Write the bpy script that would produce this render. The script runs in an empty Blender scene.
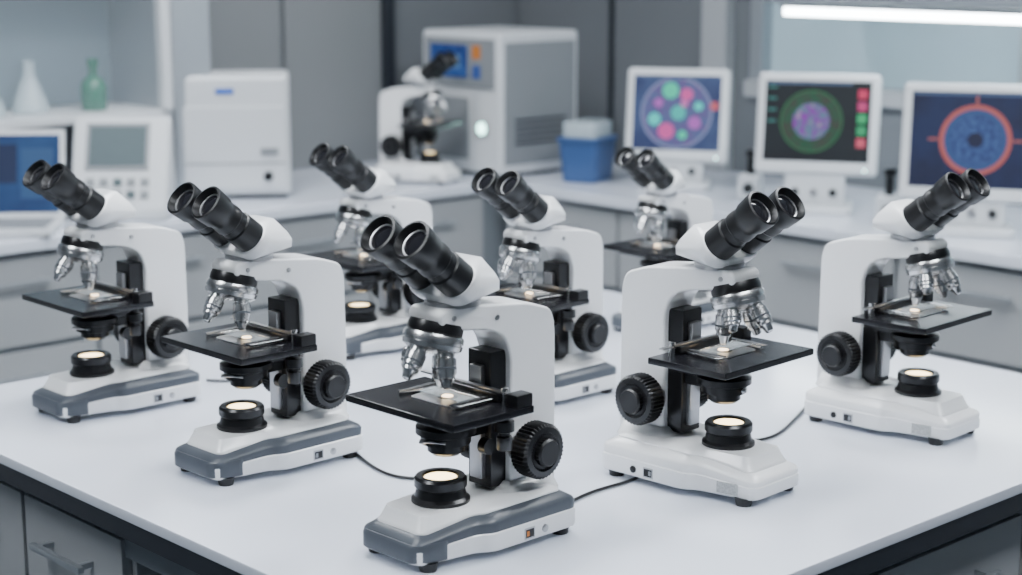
import bpy, bmesh, math, random
from mathutils import Vector, Matrix
random.seed(4)
scene = bpy.context.scene
TOP = 0.90   # bench height

# ------------------------------------------------------------------ materials
def mat(name, col, rough=0.5, metal=0.0, emit=None, estr=0.0, var=0.04, scale=30, bump=0.0, coat=0.0, alpha=1.0, trans=0.0, spec=0.5):
    m = bpy.data.materials.new(name); m.use_nodes = True
    nt = m.node_tree; b = nt.nodes['Principled BSDF']
    b.inputs['Roughness'].default_value = rough
    b.inputs['Metallic'].default_value = metal
    b.inputs['Coat Weight'].default_value = coat
    b.inputs['Coat Roughness'].default_value = 0.1
    b.inputs['Alpha'].default_value = alpha
    b.inputs['Transmission Weight'].default_value = trans
    b.inputs['Specular IOR Level'].default_value = spec
    tc = nt.nodes.new('ShaderNodeTexCoord')
    nz = nt.nodes.new('ShaderNodeTexNoise'); nz.inputs['Scale'].default_value = scale
    nz.inputs['Detail'].default_value = 4
    nt.links.new(tc.outputs['Object'], nz.inputs['Vector'])
    mx = nt.nodes.new('ShaderNodeMix'); mx.data_type = 'RGBA'
    mx.inputs['A'].default_value = [max(0, v*(1-var)) for v in col] + [1]
    mx.inputs['B'].default_value = [min(1, v*(1+var)) for v in col] + [1]
    nt.links.new(nz.outputs['Fac'], mx.inputs['Factor'])
    nt.links.new(mx.outputs['Result'], b.inputs['Base Color'])
    if bump:
        bp = nt.nodes.new('ShaderNodeBump'); bp.inputs['Strength'].default_value = bump
        bp.inputs['Distance'].default_value = 0.001
        nt.links.new(nz.outputs['Fac'], bp.inputs['Height'])
        nt.links.new(bp.outputs['Normal'], b.inputs['Normal'])
    if emit:
        b.inputs['Emission Color'].default_value = list(emit) + [1]
        b.inputs['Emission Strength'].default_value = estr
    return m

def screen_mat(name, c1, c2, scale, estr=0.9, c3=None):
    m = bpy.data.materials.new(name); m.use_nodes = True
    nt = m.node_tree; b = nt.nodes['Principled BSDF']
    b.inputs['Base Color'].default_value = (0.01, 0.01, 0.012, 1); b.inputs['Roughness'].default_value = 0.5
    b.inputs['Specular IOR Level'].default_value = 0.2
    tc = nt.nodes.new('ShaderNodeTexCoord'); v = nt.nodes.new('ShaderNodeTexNoise')
    v.inputs['Scale'].default_value = scale; v.inputs['Detail'].default_value = 3
    nt.links.new(tc.outputs['Object'], v.inputs['Vector'])
    r = nt.nodes.new('ShaderNodeValToRGB')
    r.color_ramp.elements[0].position = 0.4; r.color_ramp.elements[1].position = 0.6
    r.color_ramp.elements[0].color = list(c1)+[1]; r.color_ramp.elements[1].color = list(c2)+[1]
    if c3:
        e = r.color_ramp.elements.new(0.7); e.color = list(c3)+[1]
    nt.links.new(v.outputs['Fac'], r.inputs['Fac'])
    nt.links.new(r.outputs['Color'], b.inputs['Emission Color'])
    b.inputs['Emission Strength'].default_value = estr
    return m

M = {}
M['white'] = mat('enamel_white', (0.84, 0.845, 0.85), 0.28, coat=0.35, bump=0.03, scale=250, var=0.01)
M['slate'] = mat('slate_trim', (0.068, 0.078, 0.094), 0.36, bump=0.05, scale=250)
M['black'] = mat('black_plastic', (0.005, 0.005, 0.006), 0.30, bump=0.05, scale=200)
M['rubber'] = mat('black_rubber', (0.005, 0.005, 0.006), 0.40, bump=0.05, scale=300)
M['stage'] = mat('stage_black', (0.006, 0.006, 0.008), 0.22)
M['chrome'] = mat('chrome', (0.74, 0.74, 0.74), 0.2, 1.0)
M['obj'] = mat('objective_metal', (0.66, 0.66, 0.66), 0.27, 1.0)
M['steel'] = mat('satin_steel', (0.5, 0.5, 0.51), 0.32, 1.0)
M['lens'] = mat('lens_glass', (0.012, 0.012, 0.015), 0.08)
M['lamp'] = mat('lamp_glass', (0.9, 0.8, 0.55), 0.3, emit=(1.0, 0.76, 0.40), estr=7.0)
M['glow'] = mat('light_spot_glow', (0.9, 0.85, 0.8), 0.2, emit=(1.0, 0.72, 0.42), estr=12)  # emission imitates the bright spot of lamp light on the stage
M['glass'] = mat('slide_glass', (0.75, 0.82, 0.85), 0.05, alpha=0.35)
M['orange'] = mat('rocker_orange', (0.6, 0.2, 0.04), 0.4)
M['rocker'] = mat('rocker_grey', (0.25, 0.26, 0.28), 0.4)
M['label'] = mat('label_silver', (0.45, 0.46, 0.46), 0.5, scale=400, var=0.5)
M['table'] = mat('bench_laminate', (0.70, 0.742, 0.83), 0.15, scale=8, var=0.015, coat=0.2)
M['edge'] = mat('bench_edge_dark', (0.018, 0.022, 0.03), 0.4)
M['cab'] = mat('cabinet_grey', (0.20, 0.225, 0.25), 0.45, scale=5, var=0.03)
M['cab2'] = mat('cabinet_light', (0.37, 0.385, 0.40), 0.4, scale=5, var=0.03)
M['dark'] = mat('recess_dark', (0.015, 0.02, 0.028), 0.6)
M['wall'] = mat('wall_paint', (0.14, 0.152, 0.165), 0.7, scale=3, var=0.06)
M['panel'] = mat('wall_panel', (0.20, 0.21, 0.22), 0.5, scale=3, var=0.05)
M['wall_l'] = mat('wall_paint_light', (0.15, 0.17, 0.19), 0.7, scale=3, var=0.04)
M['ceil'] = mat('ceiling_tile', (0.36, 0.38, 0.40), 0.8, scale=12, var=0.05)
M['floor'] = mat('floor_vinyl', (0.08, 0.10, 0.12), 0.35, scale=6, var=0.12)
M['alu'] = mat('brushed_aluminium', (0.40, 0.43, 0.46), 0.35, 0.6, scale=80)
M['win'] = mat('frosted_pane', (0.30, 0.40, 0.45), 0.25, emit=(0.46, 0.62, 0.70), estr=0.28, scale=2, var=0.2)
M['shelfback'] = mat('glass_cabinet_back', (0.23, 0.30, 0.35), 0.3, scale=3, var=0.12)
M['clear'] = mat('door_glass', (0.75, 0.85, 0.9), 0.03, alpha=0.06)
M['led'] = mat('led_bar', (1, 1, 1), 0.4, emit=(0.85, 0.95, 1.0), estr=22)
M['ceil_led'] = mat('ceiling_led', (1, 1, 1), 0.4, emit=(0.915, 0.955, 1.0), estr=32)
M['instr'] = mat('instrument_white', (0.60, 0.62, 0.64), 0.4, var=0.01)
M['instr_g'] = mat('instrument_grey', (0.22, 0.235, 0.25), 0.45, var=0.02)
M['lcd'] = mat('lcd_grey', (0.09, 0.12, 0.13), 0.6, var=0.05, spec=.2)
M['blue'] = mat('blue_plastic', (0.04, 0.09, 0.23), 0.35)
M['bluelab'] = mat('blue_label', (0.03, 0.12, 0.5), 0.4)
M['green'] = mat('green_glass', (0.004, 0.12, 0.065), 0.15)
M['flask'] = mat('flask_glass', (0.6, 0.7, 0.74), 0.08, alpha=0.6)
M['button'] = mat('lit_button', (0.8, 1, 1), 0.3, emit=(0.5, 1.0, 0.9), estr=7)

# ------------------------------------------------------------------ mesh helpers
def finish(name, bm, m, parent=None, bevel=0, seg=3, sharp=38, mtx=None, bang=28):
    bmesh.ops.recalc_face_normals(bm, faces=bm.faces)
    if bevel > 0:
        bm.normal_update()
        es = [e for e in bm.edges if len(e.link_faces) == 2 and e.calc_face_angle(0) > math.radians(bang)]
        if es:
            bmesh.ops.bevel(bm, geom=es, offset=bevel, segments=seg, profile=0.5, affect='EDGES', clamp_overlap=True)
    bm.normal_update()
    for f in bm.faces: f.smooth = True
    for e in bm.edges:
        if len(e.link_faces) == 2 and e.calc_face_angle(0) > math.radians(sharp): e.smooth = False
    me = bpy.data.meshes.new(name); bm.to_mesh(me); bm.free()
    me.materials.append(m)
    o = bpy.data.objects.new(name, me); scene.collection.objects.link(o)
    if bevel > 0:
        w = o.modifiers.new('wn', 'WEIGHTED_NORMAL'); w.keep_sharp = True
    if mtx is not None: o.matrix_local = mtx
    if parent: o.parent = parent
    return o

def box(name, x0, x1, y0, y1, z0, z1, m, parent=None, bevel=0.0, mtx=None, seg=2):
    bm = bmesh.new()
    bmesh.ops.create_cube(bm, size=1)
    for v in bm.verts:
        v.co = Vector(((x0+x1)/2+v.co.x*(x1-x0), (y0+y1)/2+v.co.y*(y1-y0), (z0+z1)/2+v.co.z*(z1-z0)))
    return finish(name, bm, m, parent, bevel, seg, mtx=mtx)

def lathe(name, prof, m, parent=None, mtx=None, n=40, knurl=0, kd=0.0, kr=None):
    """revolve (r,z) profile about z"""
    bm = bmesh.new(); rings = []
    for (r, z) in prof:
        if r <= 1e-6:
            rings.append([bm.verts.new((0, 0, z))])
        else:
            ring = []
            for i in range(n):
                a = 2*math.pi*i/n; rr = r
                if knurl and kr and kr[0] <= z <= kr[1]:
                    rr = r - (kd if i % 2 else 0)
                ring.append(bm.verts.new((rr*math.cos(a), rr*math.sin(a), z)))
            rings.append(ring)
    for a, b in zip(rings, rings[1:]):
        if len(a) == 1 and len(b) == 1: continue
        for i in range(n):
            j = (i+1) % n
            if len(a) == 1: bm.faces.new((a[0], b[i], b[j]))
            elif len(b) == 1: bm.faces.new((a[i], b[0], a[j]))
            else: bm.faces.new((a[i], b[i], b[j], a[j]))
    return finish(name, bm, m, parent, sharp=32, mtx=mtx)

def prism(name, pts, c0, c1, m, parent=None, axis='z', bevel=0.0, top=None, seg=3, mtx=None):
    """extrude 2D outline; top = alternate outline at c1"""
    top = top or pts; bm = bmesh.new()
    def P(p, c):
        return (p[0], p[1], c) if axis == 'z' else ((p[0], c, p[1]) if axis == 'y' else (c, p[0], p[1]))
    A = [bm.verts.new(P(p, c0)) for p in pts]; B = [bm.verts.new(P(p, c1)) for p in top]
    bm.faces.new(A); bm.faces.new(B[::-1]); n = len(A)
    for i in range(n):
        j = (i+1) % n; bm.faces.new((A[i], B[i], B[j], A[j]))
    return finish(name, bm, m, parent, bevel, seg, mtx=mtx)

def loft(name, rings, m, parent=None, sharp=50):
    """stack of closed outlines [(pts,z or zfunc)] capped at both ends"""
    bm = bmesh.new(); V = []
    for pts, z in rings:
        V.append([bm.verts.new((p[0], p[1], z(p) if callable(z) else z)) for p in pts])
    n = len(V[0])
    for a, b in zip(V, V[1:]):
        for i in range(n):
            j = (i+1) % n; bm.faces.new((a[i], b[i], b[j], a[j]))
    bm.faces.new(V[0]); bm.faces.new(V[-1][::-1])
    return finish(name, bm, m, parent, sharp=sharp)

def hull(name, pts, m, parent=None, bevel=0.0):
    bm = bmesh.new(); vs = [bm.verts.new(p) for p in pts]
    r = bmesh.ops.convex_hull(bm, input=vs)
    bmesh.ops.delete(bm, geom=[v for v in bm.verts if not v.link_faces], context='VERTS')
    bmesh.ops.dissolve_limit(bm, angle_limit=math.radians(3), verts=bm.verts, edges=bm.edges)
    return finish(name, bm, m, parent, bevel, 3, sharp=45, bang=35)

def smooth_outline(pts, r, n=5):
    out = []; N = len(pts)
    for i in range(N):
        p = Vector(pts[i]); a = Vector(pts[i-1]); b = Vector(pts[(i+1) % N])
        da = (a-p); db = (b-p)
        rr = min(r, da.length*0.45, db.length*0.45)
        s = p+da.normalized()*rr; e = p+db.normalized()*rr
        for k in range(n+1):
            t = k/n; q = s*(1-t)**2 + p*2*t*(1-t) + e*t*t
            out.append((q.x, q.y))
    return out

def empty(name, loc=(0, 0, 0), rz=0, sc=1):
    e = bpy.data.objects.new(name, None); scene.collection.objects.link(e)
    e.location = loc; e.rotation_euler = (0, 0, math.radians(rz)); e.scale = (sc,)*3
    e.empty_display_size = 0.05
    return e

T = Matrix.Translation
def R(a, ax): return Matrix.Rotation(math.radians(a), 4, ax)

# ------------------------------------------------------------------ microscope
def build_microscope(name, trim, white=None):
    W = white or M['white']
    grey = trim is M['slate']
    e = empty(name)
    AX = -0.028      # optical axis
    SX = -0.038      # stage centre
    for i, (x, y) in enumerate([(-0.098, -0.046), (-0.098, 0.046), (0.104, -0.060), (0.104, 0.060)]):
        lathe('foot_%d' % (i+1), [(0, 0), (0.010, 0), (0.012, 0.011), (0, 0.011)], M['rubber'], e, T((x, y, 0)), n=20)
    out = [(-0.120, -0.052), (-0.036, -0.063), (-0.020, -0.076), (0.122, -0.076), (0.122, 0.076), (-0.020, 0.076), (-0.036, 0.063), (-0.120, 0.052)]
    o1 = smooth_outline(out, 0.015, 6)
    def inset(d, dx=0):
        res = []
        for p in o1:
            res.append((dx+p[0]*(1-d/.120), p[1]*(1-d/.075)))
        return res
    # the shoulder line swells around the column and falls off to both ends
    def zs(base, amp):
        return lambda p: base + amp*max(-.6, (1-((p[0]-.050)/.115)**2))
    loft('base_shell', [(inset(.0035), .009), (inset(.0008), .0105), (inset(0), .014), (inset(0), zs(.0285, .0045)), (inset(.0015), zs(.0300, .0045))], W, e, 40)
    loft('base_trim', [(inset(.006), zs(.0270, .0045)), (inset(.0012), zs(.0300, .0045)), (inset(.0008), zs(.0375, .0075)), (inset(.0025), zs(.0405, .0085)), (inset(.014), zs(.0465, .0090)), (inset(.018), zs(.0472, .0090))], trim, e, 40)
    loft('base_deck', [(inset(.0145), .036), (inset(.0150), zs(.0485, .0088)), (inset(.0170), zs(.0505, .0085)), (inset(.024), .0600)], W, e, 40)
    # front skirt wrapping the user end
    if grey:
        sk = smooth_outline([(-0.1230, -0.043), (-0.108, -0.0553), (-0.072, -0.0600), (-0.072, 0.0600), (-0.108, 0.0553), (-0.1230, 0.043)], 0.014)
        sk2 = [(p[0]+.003, p[1]*.975) for p in sk]
        loft('front_skirt', [(sk2, .011), (sk, .0135), (sk, .030), (sk2, .034)], trim, e)
    # lamp
    LX = -.037
    lathe('lamp_housing', [(0, .056), (.035, .056), (.035, .064), (.031, .067), (.029, .076), (.0315, .079), (.0315, .088), (.029, .091), (.022, .091), (.020, .087), (0, .087)], M['black'], e, T((LX, 0, 0)), n=48)
    lathe('lamp_lens', [(.0195, .0872), (.0195, .0885), (.012, .0898), (0, .0902)], M['lamp'], e, T((LX, 0, 0)))
    # arm
    prof = [(.050, .052), (.128, .052), (.128, .150), (.127, .255), (.120, .274), (.084, .286), (-.010, .296), (-.054, .296), (-.061, .290), (-.059, .277), (-.034, .269), (.018, .262), (.042, .250), (.052, .224)]
    prof = smooth_outline(prof, 0.011, 5)
    prism('arm', prof, -0.0285, 0.0285, W, e, axis='y', bevel=0.0035)
    loft('arm_foot', [(smooth_outline([(.032, -.048), (.124, -.048), (.124, .048), (.032, .048)], .02), .052),
                      (smooth_outline([(.036, -.042), (.122, -.042), (.122, .042), (.036, .042)], .02), .062),
                      (smooth_outline([(.046, -.032), (.120, -.032), (.120, .032), (.046, .032)], .01), .070)], W, e)
    box('rack_slide', .026, .052, -.020, .020, .064, .232, M['black'], e, .002)
    box('rack_rail', .019, .028, -.010, .010, .075, .215, M['steel'], e, .001)
    # focus knobs
    for s in (-1, 1):
        mt = T((.073, 0, .110)) @ R(90 if s < 0 else -90, 'X')
        sd = 'near' if s < 0 else 'far'
        lathe('knob_shaft_'+sd, [(0, .026), (.024, .026), (.024, .034), (.018, .036), (.018, .046), (0, .046)], M['steel'], e, mt)
        lathe('coarse_knob_'+sd, [(0, .038), (.031, .038), (.0345, .041), (.0345, .062), (.032, .065), (.024, .066), (.022, .064), (0, .064)], M['rubber'], e, mt, n=80, knurl=1, kd=.0022, kr=(.0405, .0655))
        lathe('fine_knob_'+sd, [(0, .062), (.017, .062), (.0175, .071), (.015, .074), (0, .074)], M['rubber'], e, mt, n=48, knurl=1, kd=.0010, kr=(.0615, .0715))
    # stage
    box('stage_plate', SX-.064, SX+.062, -.096, .096, .174, .183, M['stage'], e, .0015)
    box('stage_slide_block', SX-.045, SX+.055, -.060, .060, .166, .1745, M['black'], e, .001)
    box('stage_bracket', SX+.01, .034, -.022, .022, .148, .167, M['black'], e, .002)
    ip = smooth_outline([(AX-.027, -.034), (AX+.024, -.046), (AX+.024, .040), (AX-.027, .034)], .008)
    prism('stage_insert', ip, .183, .1842, M['steel'], e, bevel=.0003)
    lathe('stage_aperture', [(.012, .1842), (.012, .1848), (0, .1848)], M['black'], e, T((AX+.003, 0, 0)))
    lathe('stage_glow_spot', [(0, .1850), (.007, .1850), (.006, .1858), (0, .1860)], M['glow'], e, T((AX+.003, 0, 0)))  # glowing disc stands in for lamp light coming up through the aperture
    box('specimen_slide', AX-.013, AX+.013, -.038, .034, .1877, .1887, M['glass'], e)
    hc = [(AX-.026, -.052), (AX+.032, -.052), (AX+.032, .048), (AX-.026, .056), (AX-.032, .046), (AX+.018, .036), (AX+.018, -.040), (AX-.028, -.040)]
    prism('slide_holder', hc, .1846, .1876, M['chrome'], e, bevel=.0006)
    for k, yy in enumerate((-.046, .045)):
        cl = [(AX-.034, yy-.002), (AX+.020, yy-.004), (AX+.026, yy), (AX+.020, yy+.004), (AX-.034, yy+.002)]
        prism('slide_clip_%d' % k, cl, .1885, .1898, M['chrome'], e)
    box('holder_carriage', AX+.030, AX+.048, -.058, .055, .183, .193, M['black'], e, .0015)
    box('holder_ruler', AX+.035, AX+.042, -.085, .085, .193, .195, M['steel'], e)
    box('carriage_end', AX+.026, AX+.052, -.094, -.074, .182, .198, M['black'], e, .002)
    lathe('stage_drive', [(0, .125), (.0085, .125), (.0095, .127), (.0095, .141), (.0070, .143), (.0070, .146), (.0120, .148), (.0120, .160), (.006, .162), (.006, .176), (0, .176)], M['black'], e, T((SX+.048, -.060, 0)), n=32)
    for k, yy in enumerate((-.060, .062)):
        lathe('stage_screw_%d' % k, [(0, .183), (.0045, .183), (.0045, .200), (0, .201)], M['chrome'], e, T((AX+.039, yy, 0)), n=16)
    # condenser
    lathe('condenser', [(0, .116), (.017, .116), (.022, .120), (.022, .128), (.030, .130), (.030, .140), (.036, .142), (.036, .150), (.026, .154), (.026, .168), (0, .168)], M['black'], e, T((AX, 0, 0)))
    box('condenser_carrier', AX+.015, .030, -.014, .014, .132, .148, M['black'], e, .002)
    lathe('condenser_lever', [(0, 0), (.0018, 0), (.0018, .024), (.003, .026), (.003, .032), (0, .033)], M['steel'], e, T((AX-.02, -.022, .136)) @ R(-60, 'Z') @ R(-90, 'Y'), n=14)
    lathe('condenser_knob', [(0, 0), (.010, 0), (.010, .012), (0, .013)], M['black'], e, T((.012, -.034, .122)) @ R(-90, 'X'), n=24)
    # nosepiece & objectives
    TL = 16
    piv = T((AX-.015, 0, .270)) @ R(TL, 'Y')
    lathe('nosepiece_mount', [(0, .008), (.031, .008), (.033, .002), (.033, -.004), (.031, -.007), (0, -.007)], M['black'], e, piv, n=48)
    lathe('nosepiece_turret', [(0, -.004), (.0345, -.006), (.036, -.009), (.036, -.014), (.034, -.0145), (.034, -.016), (.036, -.0165), (.035, -.022), (.028, -.027), (.018, -.030), (0, -.031)], M['obj'], e, piv, n=64)
    for i, (az, L) in enumerate([(10, .051), (100, .036), (190, .046), (280, .048)]):
        om = piv @ R(az, 'Z') @ T((.0205, 0, -.020)) @ R(-TL-(3 if i in (1, 2) else 0), 'Y') @ R(180, 'X')
        lathe('objective_%d' % (i+1), [(0, 0), (.0098, 0), (.0098, .012), (.0118, .0130), (.0118, L*.62), (.0100, L*.68), (.0100, L*.76), (.0070, L*.84), (.0055, L*.97), (.0035, L), (0, L)], M['obj'], e, om, n=36)
        lathe('objective_ring_%d' % (i+1), [(.0115, L*.48), (.0120, L*.485), (.0120, L*.53), (.0115, L*.535)], M['slate'], e, om, n=36)
    # head
    d = Vector((-.783, 0, .622)); p = Vector((.622, 0, .783)); fc = Vector((-.034, 0, .329))
    lathe('head_collar', [(0, .295), (.033, .295), (.033, .300), (.030, .302), (.030, .308), (0, .308)], M['steel'], e, T((-.016, 0, 0)), n=48)
    pts = []
    for i in range(28):
        a = 2*math.pi*i/28
        pts.append((-.016+.031*math.cos(a), .031*math.sin(a), .303))
        pts.append((-.014+.034*math.cos(a), .034*math.sin(a), .311))
    for s in (-1, 1):
        for i in range(20):
            a = 2*math.pi*i/20
            q = fc + p*(.0260*math.cos(a)) + Vector((0, s*.0280+.0260*math.sin(a), 0))
            pts.append(tuple(q - d*.0035)); pts.append(tuple(q - d*.016))
            q = fc + p*(.0241*math.cos(a)) + Vector((0, s*.0280+.0241*math.sin(a), 0))
            pts.append(tuple(q))
    for s in (-1, 1):
        pts += [(.047, s*.014, .316), (.043, s*.018, .306), (.039, s*.014, .327), (.010, s*.022, .350)]
    hull('head_prism_housing', pts, W, e, bevel=.0015)
    for s in (-1, 1):
        sd = 'near' if s < 0 else 'far'
        rot = d.to_track_quat('Z', 'Y').to_matrix().to_4x4()
        tm = T(fc + Vector((0, s*.0288, 0))) @ rot
        lathe('eyepiece_tube_'+sd, [(0, -.012), (.0215, -.012), (.0225, 0), (.0225, .028), (.0205, .030), (.0205, .040), (.0218, .042), (.0218, .050), (.0212, .052), (.0212, .060), (.0235, .064), (.0250, .083), (.0250, .089), (.0222, .090), (.0195, .084), (.0182, .080), (0, .080)], M['rubber'], e, tm, n=56)
        lathe('eyepiece_rim_'+sd, [(.0160, .0802), (.0160, .0815), (.0170, .0818), (.0180, .0812), (.0180, .0802)], M['steel'], e, tm, n=48)
        lathe('eyepiece_lens_'+sd, [(.0160, .0803), (.012, .0815), (.006, .0822), (0, .0824)], M['lens'], e, tm, n=40)
    lathe('head_screw', [(0, .028), (.0032, .028), (.0032, .0305), (0, .0305)], M['steel'], e, T((.028, 0, .2765)) @ R(90, 'X'), n=16)
    lathe('arm_screw', [(0, .0285), (.003, .0285), (.003, .0305), (0, .0305)], M['steel'], e, T((-.040, 0, .285)) @ R(90, 'X'), n=16)
    lathe('arm_screw_far', [(0, .0285), (.003, .0285), (.003, .0305), (0, .0305)], M['steel'], e, T((-.040, 0, .285)) @ R(-90, 'X'), n=16)
    for s in (-1, 1):
        sd = 'near' if s < 0 else 'far'
        y = s*.0762
        yo = lambda t: (min(y-s*.003, y+s*t), max(y-s*.003, y+s*t))
        a, b = yo(.0003); box('switch_frame_'+sd, .028, .045, a, b, .0130, .0270, M['steel'], e, .0005)
        a, b = yo(.0009); box('switch_rocker_'+sd, .0300, .0430, a, b, .0150, .0250, M['black'], e)
        a, b = yo(.0013); box('switch_lit_'+sd, .0310, .0350, a, b, .0170, .0230, M['rocker'], e)
        lathe('dimmer_dial_'+sd, [(0, -.004), (.0048, -.004), (.0048, .0012), (.003, .002), (0, .002)], M['steel'] if grey else M['black'], e, T((.062, y, .020)) @ R(90 if s < 0 else -90, 'X'), n=24)
        if not grey:
            lm_ = T((-.080, s*.0581, .021)) @ R(-7.5 if s < 0 else 7.5, 'Z')
            box('spec_label_'+sd, -.015, .015, -.0008, .0008, -.0075, .0075, M['label'], e, mtx=lm_)
    return e

def dup(src, loc, rz, sc=1):
    e = src.copy(); scene.collection.objects.link(e)
    e.location = loc; e.rotation_euler = (0, 0, math.radians(rz)); e.scale = (sc,)*3
    for c in src.children:
        k = c.copy(); scene.collection.objects.link(k); k.parent = e
    return e

def plan(x, y):   # survey plan (x across, y away) -> room axes
    return ((x+.0015)*.731+(y-1.581)*.682, -(x+.0015)*.682+(y-1.581)*.731)

def put(obj, x, y, rz, sc=1):
    a, b = plan(x, y)
    obj.location = (a, b, TOP); obj.rotation_euler = (0, 0, math.radians(rz)); obj.scale = (sc,)*3

g = build_microscope('microscope', M['slate'])
put(g, -.057, 1.992, 1)
for c in g.children:      # the front one has an orange-lit rocker
    if c.name.startswith('switch_lit'): pass
for (x, y, r, s) in [(-.342, 2.312, 1, .985), (-.620, 2.615, 0, .965), (-.243, 3.01, 0, .915), (.045, 2.67, 0, .92), (.287, 3.18, 0, .85)]:
    a, b = plan(x, y); dup(g, (a, b, TOP), r, s)
for c in g.children:
    if c.name.startswith('switch_lit'):
        c.data = c.data.copy(); c.data.materials[0] = M['orange']
w = build_microscope('microscope', M['white'])
put(w, .2600, 2.228, 93)
for (x, y, r, s) in [(.574, 2.500, 93, .97)]:
    a, b = plan(x, y); dup(w, (a, b, TOP), r, s)
dup(w, (2.265, 2.83, TOP), 112, .97)

# ------------------------------------------------------------------ island bench
def handle(name, p0, p1, out, parent):
    p0 = Vector(p0); p1 = Vector(p1); out = Vector(out)
    lo = Vector([min(a, b) for a, b in zip(p0, p1)]) + out; hi = Vector([max(a, b) for a, b in zip(p0, p1)]) + out
    box(name, lo.x-.005, hi.x+.005, lo.y-.005, hi.y+.005, lo.z-.005, hi.z+.005, M['alu'], parent, .002)
    for i, q in enumerate((p0.lerp(p1, .08), p0.lerp(p1, .92))):
        r = q+out
        box(name+'_post_%d' % i, min(q.x, r.x)-.004, max(q.x, r.x)+.004, min(q.y, r.y)-.004, max(q.y, r.y)+.004, q.z-.004, q.z+.004, M['alu'], parent)

IW, ID = 1.47, 1.42
isl = empty('island_bench')
box('bench_top', 0, IW, 0, ID, TOP-.016, TOP, M['table'], isl, .003)
box('bench_edge', .003, IW-.003, .003, ID-.003, TOP-.042, TOP-.016, M['edge'], isl)
box('apron', .05, IW-.05, .05, ID-.05, TOP-.10, TOP-.042, M['cab'], isl)
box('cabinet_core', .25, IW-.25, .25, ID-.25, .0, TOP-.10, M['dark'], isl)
box('pedestal_left', .06, .60, .80, ID-.06, .08, TOP-.06, M['cab2'], isl, .002)
box('pedestal_right', .64, IW-.06, .06, .60, .08, TOP-.06, M['cab2'], isl, .002)
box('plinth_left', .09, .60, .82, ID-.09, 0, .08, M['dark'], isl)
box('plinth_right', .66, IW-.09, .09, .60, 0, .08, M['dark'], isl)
box('modesty_panel_left', .10, .12, .11, .80, .15, TOP-.1, M['cab'], isl)
box('modesty_panel_right', .11, .64, .10, .12, .15, TOP-.1, M['cab'], isl)
box('corner_leg', .06, .11, .06, .11, 0, TOP-.1, M['alu'], isl, .003)
zs_ = [(.10, .44), (.45, .64), (.65, .83)]
for i, (z0, z1) in enumerate(zs_):
    for j, (y0, y1) in enumerate([(.81, 1.08), (1.09, 1.35)]):
        box('drawer_l_%d_%d' % (i, j), .044, .06, y0, y1, z0, z1-.005, M['cab2'], isl, .002)
        handle('handle_l_%d_%d' % (i, j), (.044, y0+.07, z1-.06), (.044, y1-.07, z1-.06), (-.025, 0, 0), isl)
    for j, (x0, x1) in enumerate([(.65, 1.02), (1.03, 1.40)]):
        box('drawer_r_%d_%d' % (i, j), x0, x1, .044, .06, z0, z1-.005, M['cab2'], isl, .002)
        handle('handle_r_%d_%d' % (i, j), (x0+.1, .044, z1-.06), (x1-.1, .044, z1-.06), (0, -.025, 0), isl)

# ------------------------------------------------------------------ wall counters
CX, CY, WX, WY = 2.44, 2.665, 3.14, 3.32
lc = empty('lab_counter')
box('counter_top', -2.0, WX-.003, CY, WY-.003, TOP-.03, TOP, M['table'], lc, .004)
box('carcass', -2.0, WX-.003, CY+.04, WY-.003, .10, TOP-.03, M['cab'], lc)
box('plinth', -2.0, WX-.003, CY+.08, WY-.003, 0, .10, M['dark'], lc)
x = -2.0; k = 0
while x < CX-.05:
    x1 = min(x+.44, CX)
    for i, (z0, z1) in enumerate([(.12, .62), (.635, .855)]):
        box('front_%d_%d' % (k, i), x+.006, x1-.006, CY+.024, CY+.04, z0, z1, M['cab2'], lc, .002)
        handle('handle_%d_%d' % (k, i), (x+.14, CY+.024, z1-.06), (x1-.14, CY+.024, z1-.06), (0, -.025, 0), lc)
    x = x1; k += 1
rc = empty('lab_counter')
box('counter_top', CX, WX-.003, -1.6, CY-.003, TOP-.03, TOP, M['table'], rc, .004)
box('carcass', CX+.04, WX-.003, -1.6, CY-.003, .10, TOP-.03, M['cab'], rc)
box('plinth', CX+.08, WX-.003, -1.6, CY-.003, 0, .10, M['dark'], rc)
y = CY; k = 0
while y > -1.5:
    y0 = y-.47
    for i, (z0, z1) in enumerate([(.12, .62), (.635, .855)]):
        box('front_%d_%d' % (k, i), CX+.024, CX+.04, y0+.006, y-.006, z0, z1, M['cab2'], rc, .002)
        handle('handle_%d_%d' % (k, i), (CX+.024, y0+.14, z1-.06), (CX+.024, y-.14, z1-.06), (-.025, 0, 0), rc)
    y = y0; k += 1

# ------------------------------------------------------------------ room shell
box('floor', -3.0, WX+.1, -3.0, WY+.1, -.05, 0, M['floor'])
box('ceiling', -3.0, WX+.1, -3.0, WY+.1, 2.8, 2.85, M['ceil'])
box('wall_back', -3.0, WX+.1, WY, WY+.1, 0, 2.8, M['wall'])
box('wall_left', -3.1, -3.0, -3.0, WY+.1, 0, 2.8, M['wall_l'])
box('wall_front', -3.0, WX+.1, -3.1, -3.0, 0, 2.8, M['wall_l'])
W0, W1, WZ0, WZ1 = -.6, 2.28, 1.16, 2.3
bmw = bmesh.new()
for (y0, y1, z0, z1) in [(-3.0, W0, 0, 2.8), (W1, WY, 0, 2.8), (W0, W1, 0, WZ0), (W0, W1, WZ1, 2.8)]:
    r = bmesh.ops.create_cube(bmw, size=1)
    for v in r['verts']:
        v.co = Vector((WX+.05+v.co.x*.1, (y0+y1)/2+v.co.y*(y1-y0), (z0+z1)/2+v.co.z*(z1-z0)))
finish('wall_right', bmw, M['wall'])
wn = empty('window_1')
box('pane', WX+.04, WX+.05, W0, W1, WZ0, WZ1, M['win'], wn)
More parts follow.
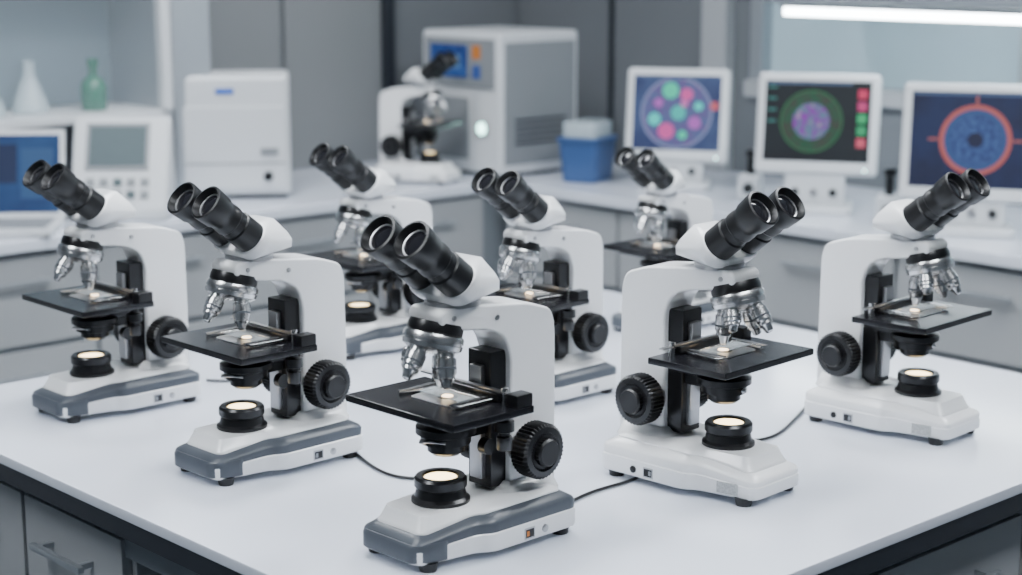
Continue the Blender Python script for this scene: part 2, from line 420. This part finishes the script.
for i, yy in enumerate([W0, .35, 1.3, W1-.05]):
    box('mullion_%d' % i, WX-.005, WX+.06, yy, yy+.05, WZ0, WZ1, M['alu'], wn, .003)
box('sill', WX-.03, WX+.06, W0, W1, WZ0-.02, WZ0+.03, M['cab2'], wn, .003)
box('head', WX-.005, WX+.06, W0, W1, WZ1-.04, WZ1, M['alu'], wn)
box('trim_1', WX-.05, WX-.001, 2.34, 2.44, TOP+.001, 2.8, M['cab2'], None, .004)
box('trim_2', WX-.012, WX-.001, 2.86, 2.875, TOP+.001, 2.8, M['edge'])
for i, (x0, x1) in enumerate([(1.66, 2.10), (2.12, 2.50), (2.52, 3.10)]):
    box('trim_%d' % (i+3), x0, x1, WY-.02, WY-.001, TOP+.001, 2.8, M['wall' if i == 2 else 'panel'], None, .003)
box('trim_6', 2.50, 2.535, WY-.05, WY-.0205, TOP+.001, 2.8, M['edge'], None, .003)
uc = empty('wall_cabinet')
box('carcass', 2.74, WX-.002, .1, 1.92, 1.445, 2.05, M['cab2'], uc, .003)
for i in range(4):
    box('door_%d' % i, 2.725, 2.742, .105+i*.454, .105+i*.454+.445, 1.45, 2.045, M['cab'], uc, .002)
lb = empty('led_light_bar')
box('housing', 2.755, 2.815, .15, 1.87, 1.432, 1.4445, M['alu'], lb)
box('diffuser', 2.76, 2.81, .16, 1.86, 1.410, 1.432, M['led'], lb, .004)

gc = empty('glass_display_cabinet')
gx0, gx1, gy = -.2, 1.50, 2.98
box('shelf_board', gx0, gx1, gy, WY-.003, 1.135, 1.155, M['instr'], gc, .002)
box('back_panel', gx0, gx1, WY-.02, WY-.003, 1.155, 2.1, M['shelfback'], gc)
box('upper_shelf', gx0, gx1, gy+.02, WY-.02, 1.52, 1.53, M['instr'], gc)
box('top_board', gx0, gx1, gy, WY-.003, 2.1, 2.13, M['instr'], gc)
for i, xx in enumerate([gx0, .62, gx1-.03]):
    box('frame_post_%d' % i, xx, xx+.03, gy-.01, gy+.02, 1.155, 2.1, M['instr'], gc, .002)
box('end_column', gx1, gx1+.12, gy-.02, WY-.003, TOP+.001, 2.13, M['alu'], gc, .004)
box('left_leg', gx0-.04, gx0, gy-.02, WY-.003, TOP+.001, 2.13, M['alu'], gc, .004)
box('glass_door', gx0+.03, gx1-.03, gy+.0, gy+.004, 1.16, 2.09, M['clear'], gc)
def flask(x, y, sc, m, nm):
    e = empty(nm, (x, y, 1.1555), 0, sc)
    lathe('body', [(0, 0), (.042, 0), (.045, .006), (.040, .03), (.018, .085), (.014, .095), (.014, .125), (.018, .128), (.012, .128), (.012, .095), (0, .09)], m, e, n=32)
    return e
flask(1.02, 3.12, 1.15, M['flask'], 'conical_flask')
flask(1.16, 3.14, 1.1, M['flask'], 'conical_flask')
flask(.90, 3.16, .9, M['flask'], 'conical_flask')
gb = empty('green_bottle', (1.33, 3.10, 1.1555), 0, 1.1)
lathe('body', [(0, 0), (.030, 0), (.032, .005), (.032, .06), (.025, .075), (.011, .085), (.011, .11), (0, .11)], M['green'], gb, n=32)
lathe('cap', [(0, .108), (.014, .108), (.014, .128), (0, .128)], M['green'], gb, n=24)

# ------------------------------------------------------------------ monitors
def disc(name, x, z, r, m, parent, mtx, y=-.0, n=40, r0=0):
    bm = bmesh.new()
    o = [bm.verts.new((x+r*math.cos(2*math.pi*i/n), y, z+r*math.sin(2*math.pi*i/n))) for i in range(n)]
    if r0 > 0:
        q = [bm.verts.new((x+r0*math.cos(2*math.pi*i/n), y, z+r0*math.sin(2*math.pi*i/n))) for i in range(n)]
        for i in range(n): bm.faces.new((o[i], o[(i+1) % n], q[(i+1) % n], q[i]))
    else: bm.faces.new(o)
    return finish(name, bm, m, parent, mtx=mtx)

def flat(c, s=.9):
    k = 'flat_%s_%s' % (c, s)
    if k not in M: M[k] = mat('display_colour', (0.01, 0.01, 0.01), .5, emit=c, estr=s, spec=.2)
    return M[k]

def monitor(loc, rz, w, h, kind, zb=.105):
    e = empty('lab_monitor', loc, rz)
    prism('foot', smooth_outline([(-.11, -.06), (.11, -.06), (.09, .10), (-.09, .10)], .03), 0.001, .022, M['instr'], e, bevel=.004)
    prism('pedestal', smooth_outline([(-.085, -.012), (.085, -.012), (.065, .07), (-.065, .07)], .02), .022, .13, M['instr'], e, bevel=.006)
    for i, xx in enumerate((-.05, .0, .05)):
        lathe('stand_knob_%d' % i, [(0, 0), (.011, 0), (.010, .01), (0, .011)], M['black'] if i != 1 else M['steel'], e, T((xx, -.012, .055)) @ R(90, 'X'), n=20)
    mt = T((0, 0, zb)) @ R(-10, 'X')
    box('bezel', -w/2, w/2, -.022, .022, 0, h, M['instr'], e, .012, mtx=mt, seg=3)
    sw = w/2-.022
    y1 = -.0228
    z0, z1 = .034, h-.022; cz = (z0+z1)/2; H = (z1-z0)/2
    if kind == 0:
        box('screen', -sw, sw, y1, -.02, z0, z1, screen_mat('scr0', (.04, .07, .24), (.08, .14, .36), 9, .6), e, mtx=mt)
        disc('culture', 0, cz, H*.92, screen_mat('scr0b', (.18, .11, .36), (.10, .17, .40), 45, .8), e, mt, y1-.0006)
        disc('culture_ring', 0, cz, H*.97, flat((.35, .40, .75), .7), e, mt, y1-.0009, r0=H*.91)
        for i in range(8):
            a = i*math.pi/4+.3
            c = [(.05, .80, .75), (.75, .10, .42), (.04, .75, .48), (.50, .12, .6)][i % 4]
            rr = .56 if i % 2 else .62
            disc('cell_%d' % i, H*rr*math.cos(a), cz+H*rr*math.sin(a), H*(.12+.05*(i % 3)), flat(c, 1.0), e, mt, y1-.0012, n=20)
        disc('cell_c', H*.05, cz, H*.2, flat((.05, .65, .6), .9), e, mt, y1-.0012, n=20)
        disc('cell_d', H*.2, cz+H*.25, H*.1, flat((.75, .2, .6), .9), e, mt, y1-.0013, n=20)
        disc('cell_side', sw*.86, cz+H*.2, H*.12, flat((.8, .15, .2), .8), e, mt, y1-.0012, n=20)
    elif kind == 1:
        box('screen', -sw, sw, y1, -.02, z0, z1, screen_mat('scr1', (.003, .007, .011), (.005, .014, .018), 12, .6), e, mtx=mt)
        disc('specimen', -.015, cz, H*.76, screen_mat('scr1b', (.01, .09, .04), (.045, .05, .035), 60, .9), e, mt, y1-.0006)
        disc('specimen_ring', -.015, cz, H*.78, flat((.02, .20, .07), .8), e, mt, y1-.0009, r0=H*.74)
        disc('nucleus', -.015, cz, H*.46, screen_mat('scr1c', (.26, .02, .42), (.03, .25, .25), 75, 1.0, (.7, .2, .6)), e, mt, y1-.0012)
        for i, c in enumerate([(.8, .04, .15), (.7, .06, .25), (.03, .55, .2), (.03, .45, .18), (.8, .12, .2)]):
            z = z1-.02-i*.032
            box('swatch_%d' % i, sw-.034, sw-.010, y1-.001, y1, z-.024, z, flat(c, .9), e, mtx=mt)
        for i in range(4):
            box('tick_%d' % i, -sw+.008, -sw+.03, y1-.001, y1, z1-.02-i*.03, z1-.014-i*.03, flat((.05, .35, .32), .6), e, mtx=mt)
    else:
        box('screen', -sw, sw, y1, -.02, z0, z1, screen_mat('scr2', (.007, .014, .075), (.010, .028, .13), 8, .6), e, mtx=mt)
        disc('halo', 0, cz, H*.66, flat((.05, .13, .40), .6), e, mt, y1-.0004)
        disc('iris', 0, cz, H*.52, screen_mat('scr2b', (.02, .045, .20), (.06, .14, .40), 90, .8), e, mt, y1-.0006)
        disc('iris_ring', 0, cz, H*.74, flat((.62, .14, .13), .8), e, mt, y1-.0009, r0=H*.645)
        disc('pupil', 0, cz, H*.16, flat((.01, .015, .07), .7), e, mt, y1-.0012)
        for i in range(4):
            a = i*math.pi/2
            cx, czz = H*.86*math.cos(a), cz+H*.84*math.sin(a)
            box('cross_%d' % i, cx-(.012 if i % 2 == 0 else .003), cx+(.012 if i % 2 == 0 else .003), y1-.001, y1, czz-(.003 if i % 2 == 0 else .010), czz+(.003 if i % 2 == 0 else .010), flat((.55, .15, .14), .75), e, mtx=mt)
    box('toolbar', -sw+.004, sw-.05, y1-.0014, y1, z1-.009, z1-.003, flat((.15, .25, .5), .5), e, mtx=mt)
    lathe('power_led', [(0, 0), (.003, 0), (0, .001)], M['button'], e, mt @ T((w/2-.03, -.0222, .014)) @ R(90, 'X'), n=12)
    return e
monitor((2.70, 2.190, TOP), -58, .30, .272, 0, .078)
monitor((2.64, 1.642, TOP), -60, .322, .268, 1, .100)
monitor((2.63, 1.155, TOP), -60, .355, .290, 2, .080)

for (x, y) in [(2.64, 1.405), (2.70, 1.91), (2.60, .91)]:
    e = empty('sample_dispenser', (x, y, TOP), -60)
    box('body', -.03, .03, -.035, .04, .001, .07, M['instr'], e, .006)
    lathe('dial', [(0, 0), (.015, 0), (.013, .012), (0, .013)], M['black'], e, T((0, -.035, .035)) @ R(90, 'X'), n=24)
    lathe('column', [(0, 0), (.012, 0), (.012, .05), (.017, .052), (.017, .07), (0, .073)], M['black'], e, T((0, .01, .068)), n=24)

# ------------------------------------------------------------------ left counter instruments
def angled_terminal(name, loc, rz, w, dp, h, scr):
    e = empty(name, loc, rz)
    prism('body', [(-.09, .001), (dp, .001), (dp, .05), (dp*.75, h-.01), (dp*.4, h), (-.09, .03)], -w/2, w/2, M['instr'], e, axis='x', bevel=.008)
    v = Vector((0, dp*.4+.09, h-.03)); L = v.length; ang = math.degrees(math.atan2(v.z, v.y))
    mt = T((0, -.09, .03)) @ R(ang, 'X')
    box('screen_bezel', -w*.36, w*.30, L*.42, L*.92, .0, .005, M['instr_g'], e, .001, mtx=mt)
    box('screen', -w*.32, w*.26, L*.46, L*.88, .005, .0065, scr, e, mtx=mt)
    for i in range(5):
        for j in range(2):
            box('key_%d_%d' % (i, j), -w*.34+i*w*.14, -w*.34+i*w*.14+w*.09, L*(.12+j*.13), L*(.12+j*.13)+L*.08, .0, .006, M['instr_g' if (i+j) % 3 else 'lcd'], e, .001, mtx=mt)
    return e
angled_terminal('benchtop_analyzer', (1.25, 2.83, TOP), -40, .25, .10, .26, M['lcd'])
lap = empty('laptop', (.90, 2.86, TOP), -38)
box('keyboard_deck', -.16, .16, -.14, .08, .001, .018, M['instr'], lap, .004)
box('keys', -.14, .14, -.09, .06, .018, .020, M['instr_g'], lap)
lm = T((0, .08, .016)) @ R(-16, 'X')
box('lid', -.16, .16, 0, .01, 0, .23, M['instr'], lap, .004, mtx=lm)
box('screen', -.147, .147, -.0015, 0, .015, .215, screen_mat('lapscr', (.01, .05, .20), (.015, .09, .28), 6, .8), lap, mtx=lm)
box('window_a', -.13, .04, -.003, -.0015, .09, .19, flat((.012, .03, .12), .7), lap, mtx=lm)
box('window_b', .05, .13, -.003, -.0015, .05, .18, flat((.05, .16, .42), .6), lap, mtx=lm)

wb = empty('white_incubator', (1.71, 2.98, TOP), -36)
box('body', -.152, .152, -.12, .12, .012, .345, M['instr'], wb, .015, seg=4)
box('base_feet', -.14, .14, -.10, .10, .001, .014, M['black'], wb)
box('front_panel', -.14, .14, -.126, -.118, .03, .26, M['instr'], wb, .003)
box('label', -.05, .0, -.1225, -.119, .295, .31, M['bluelab'], wb)
box('drawer_line', -.14, .14, -.1275, -.125, .10, .104, M['instr_g'], wb)
box('door_pull', .07, .12, -.132, -.125, .125, .145, M['instr_g'], wb, .002)
lathe('dial', [(0, 0), (.014, 0), (.012, .01), (0, .011)], M['black'], wb, T((.09, -.126, .065)) @ R(90, 'X'), n=24)

an = empty('tissue_processor')
ax0, ax1, ay0, ay1 = 2.455, 2.79, 2.68, 3.04
H_ = .44
box('body', ax0, ax1, ay0, ay1, TOP+.012, TOP+H_, M['instr'], an, .012, seg=3)
box('feet', ax0+.02, ax1-.02, ay0+.02, ay1-.02, TOP+.001, TOP+.014, M['black'], an)
box('face_upper', ax0-.006, ax0+.002, ay0+.02, ay1-.02, TOP+H_-.17, TOP+H_-.02, M['instr_g'], an, .003)
box('display', ax0-.009, ax0-.005, ay0+.14, ay1-.05, TOP+H_-.14, TOP+H_-.04, screen_mat('anscr', (.01, .04, .22), (.03, .10, .34), 20, .8), an)
box('display_window', ax0-.0105, ax0-.0088, ay0+.17, ay1-.09, TOP+H_-.11, TOP+H_-.07, flat((.10, .25, .5), .8), an)
box('button_orange', ax0-.009, ax0-.005, ay0+.08, ay0+.115, TOP+H_-.08, TOP+H_-.04, flat((.7, .25, .05), .7), an)
box('button_blue', ax0-.009, ax0-.005, ay0+.08, ay0+.115, TOP+H_-.14, TOP+H_-.10, flat((.05, .12, .45), .7), an)
box('cavity', ax0-.006, ax0+.002, ay0+.14, ay1-.03, TOP+.05, TOP+.24, M['instr_g'], an, .003)
lathe('status_button', [(0, 0), (.026, 0), (.026, .006), (.019, .007), (0, .007)], M['steel'], an, T((ax0, ay0+.075, TOP+.15)) @ R(-90, 'Y'), n=32)
lathe('status_light', [(0, .007), (.019, .007), (.016, .011), (0, .012)], M['button'], an, T((ax0, ay0+.075, TOP+.15)) @ R(-90, 'Y'), n=32)
box('side_panel', ax0+.02, ax1-.02, ay0-.004, ay0+.002, TOP+.04, TOP+H_-.03, M['instr_g'], an, .002)
for i in range(5):
    box('vent_%d' % i, ax0+.06, ax1-.06, ay0-.006, ay0-.003, TOP+.10+i*.018, TOP+.107+i*.018, M['edge'], an)
tb = empty('blue_tub', (2.64, 2.49, TOP), 20)
prism('tub', smooth_outline([(-.07, -.055), (.07, -.055), (.07, .055), (-.07, .055)], .02), .001, .12, M['blue'], tb, bevel=.004, top=smooth_outline([(-.08, -.065), (.08, -.065), (.08, .065), (-.08, .065)], .02))
prism('lid', smooth_outline([(-.085, -.07), (.085, -.07), (.085, .07), (-.085, .07)], .02), .1205, .135, M['blue'], tb, bevel=.004)
prism('clear_cover', smooth_outline([(-.07, -.055), (.07, -.055), (.07, .055), (-.07, .055)], .02), .1352, .18, M['flask'], tb, bevel=.004)

# ------------------------------------------------------------------ cables on the bench
def cable(pts):
    cu = bpy.data.curves.new('power_cable', 'CURVE'); cu.dimensions = '3D'; cu.bevel_depth = .0022; cu.bevel_resolution = 3
    sp = cu.splines.new('NURBS'); sp.points.add(len(pts)-1); sp.order_u = 4; sp.use_endpoint_u = True
    for q, (x, y) in zip(sp.points, pts):
        a, b = plan(x, y); q.co = (a, b, TOP+.003, 1)
    o = bpy.data.objects.new('power_cable', cu); scene.collection.objects.link(o); cu.materials.append(M['black'])
cable([(-.22, 2.35), (-.18, 2.245), (-.13, 2.225), (-.06, 2.22), (-.02, 2.17), (.03, 2.12)])
cable([(.07, 2.12), (.10, 2.17), (.14, 2.20), (.19, 2.25), (.22, 2.36), (.22, 2.6)])
cable([(.30, 2.42), (.34, 2.40), (.38, 2.42), (.41, 2.48), (.46, 2.60), (.48, 2.66)])
cable([(-.50, 2.76), (-.44, 2.74), (-.38, 2.82), (-.34, 2.86), (-.30, 2.96)])

# ------------------------------------------------------------------ lighting
for i, (x, y) in enumerate([(-1.3, .9), (.3, -.9), (.4, .9), (1.9, .2), (1.2, 2.3)]):
    e = empty('ceiling_light', (x, y, 2.8))
    box('frame', -.62, .62, -.22, .22, -.03, -.001, M['alu'], e)
    box('diffuser', -.6, .6, -.2, .2, -.038, -.0302, M['ceil_led'], e)
wd = bpy.data.worlds.new('world'); scene.world = wd; wd.use_nodes = True
wd.node_tree.nodes['Background'].inputs[0].default_value = (.6, .72, .85, 1)
wd.node_tree.nodes['Background'].inputs[1].default_value = .5

# ------------------------------------------------------------------ camera
cd = bpy.data.cameras.new('camera'); cam = bpy.data.objects.new('camera', cd); scene.collection.objects.link(cam)
cd.lens = 61; cd.sensor_width = 36; cd.clip_start = .05
cam.location = (-1.077, -1.157, TOP+.71)
cam.rotation_euler = (math.radians(90-11.31), 0, math.radians(-43))
cd.dof.use_dof = True; cd.dof.focus_distance = 2.17; cd.dof.aperture_fstop = 3.8
scene.camera = cam
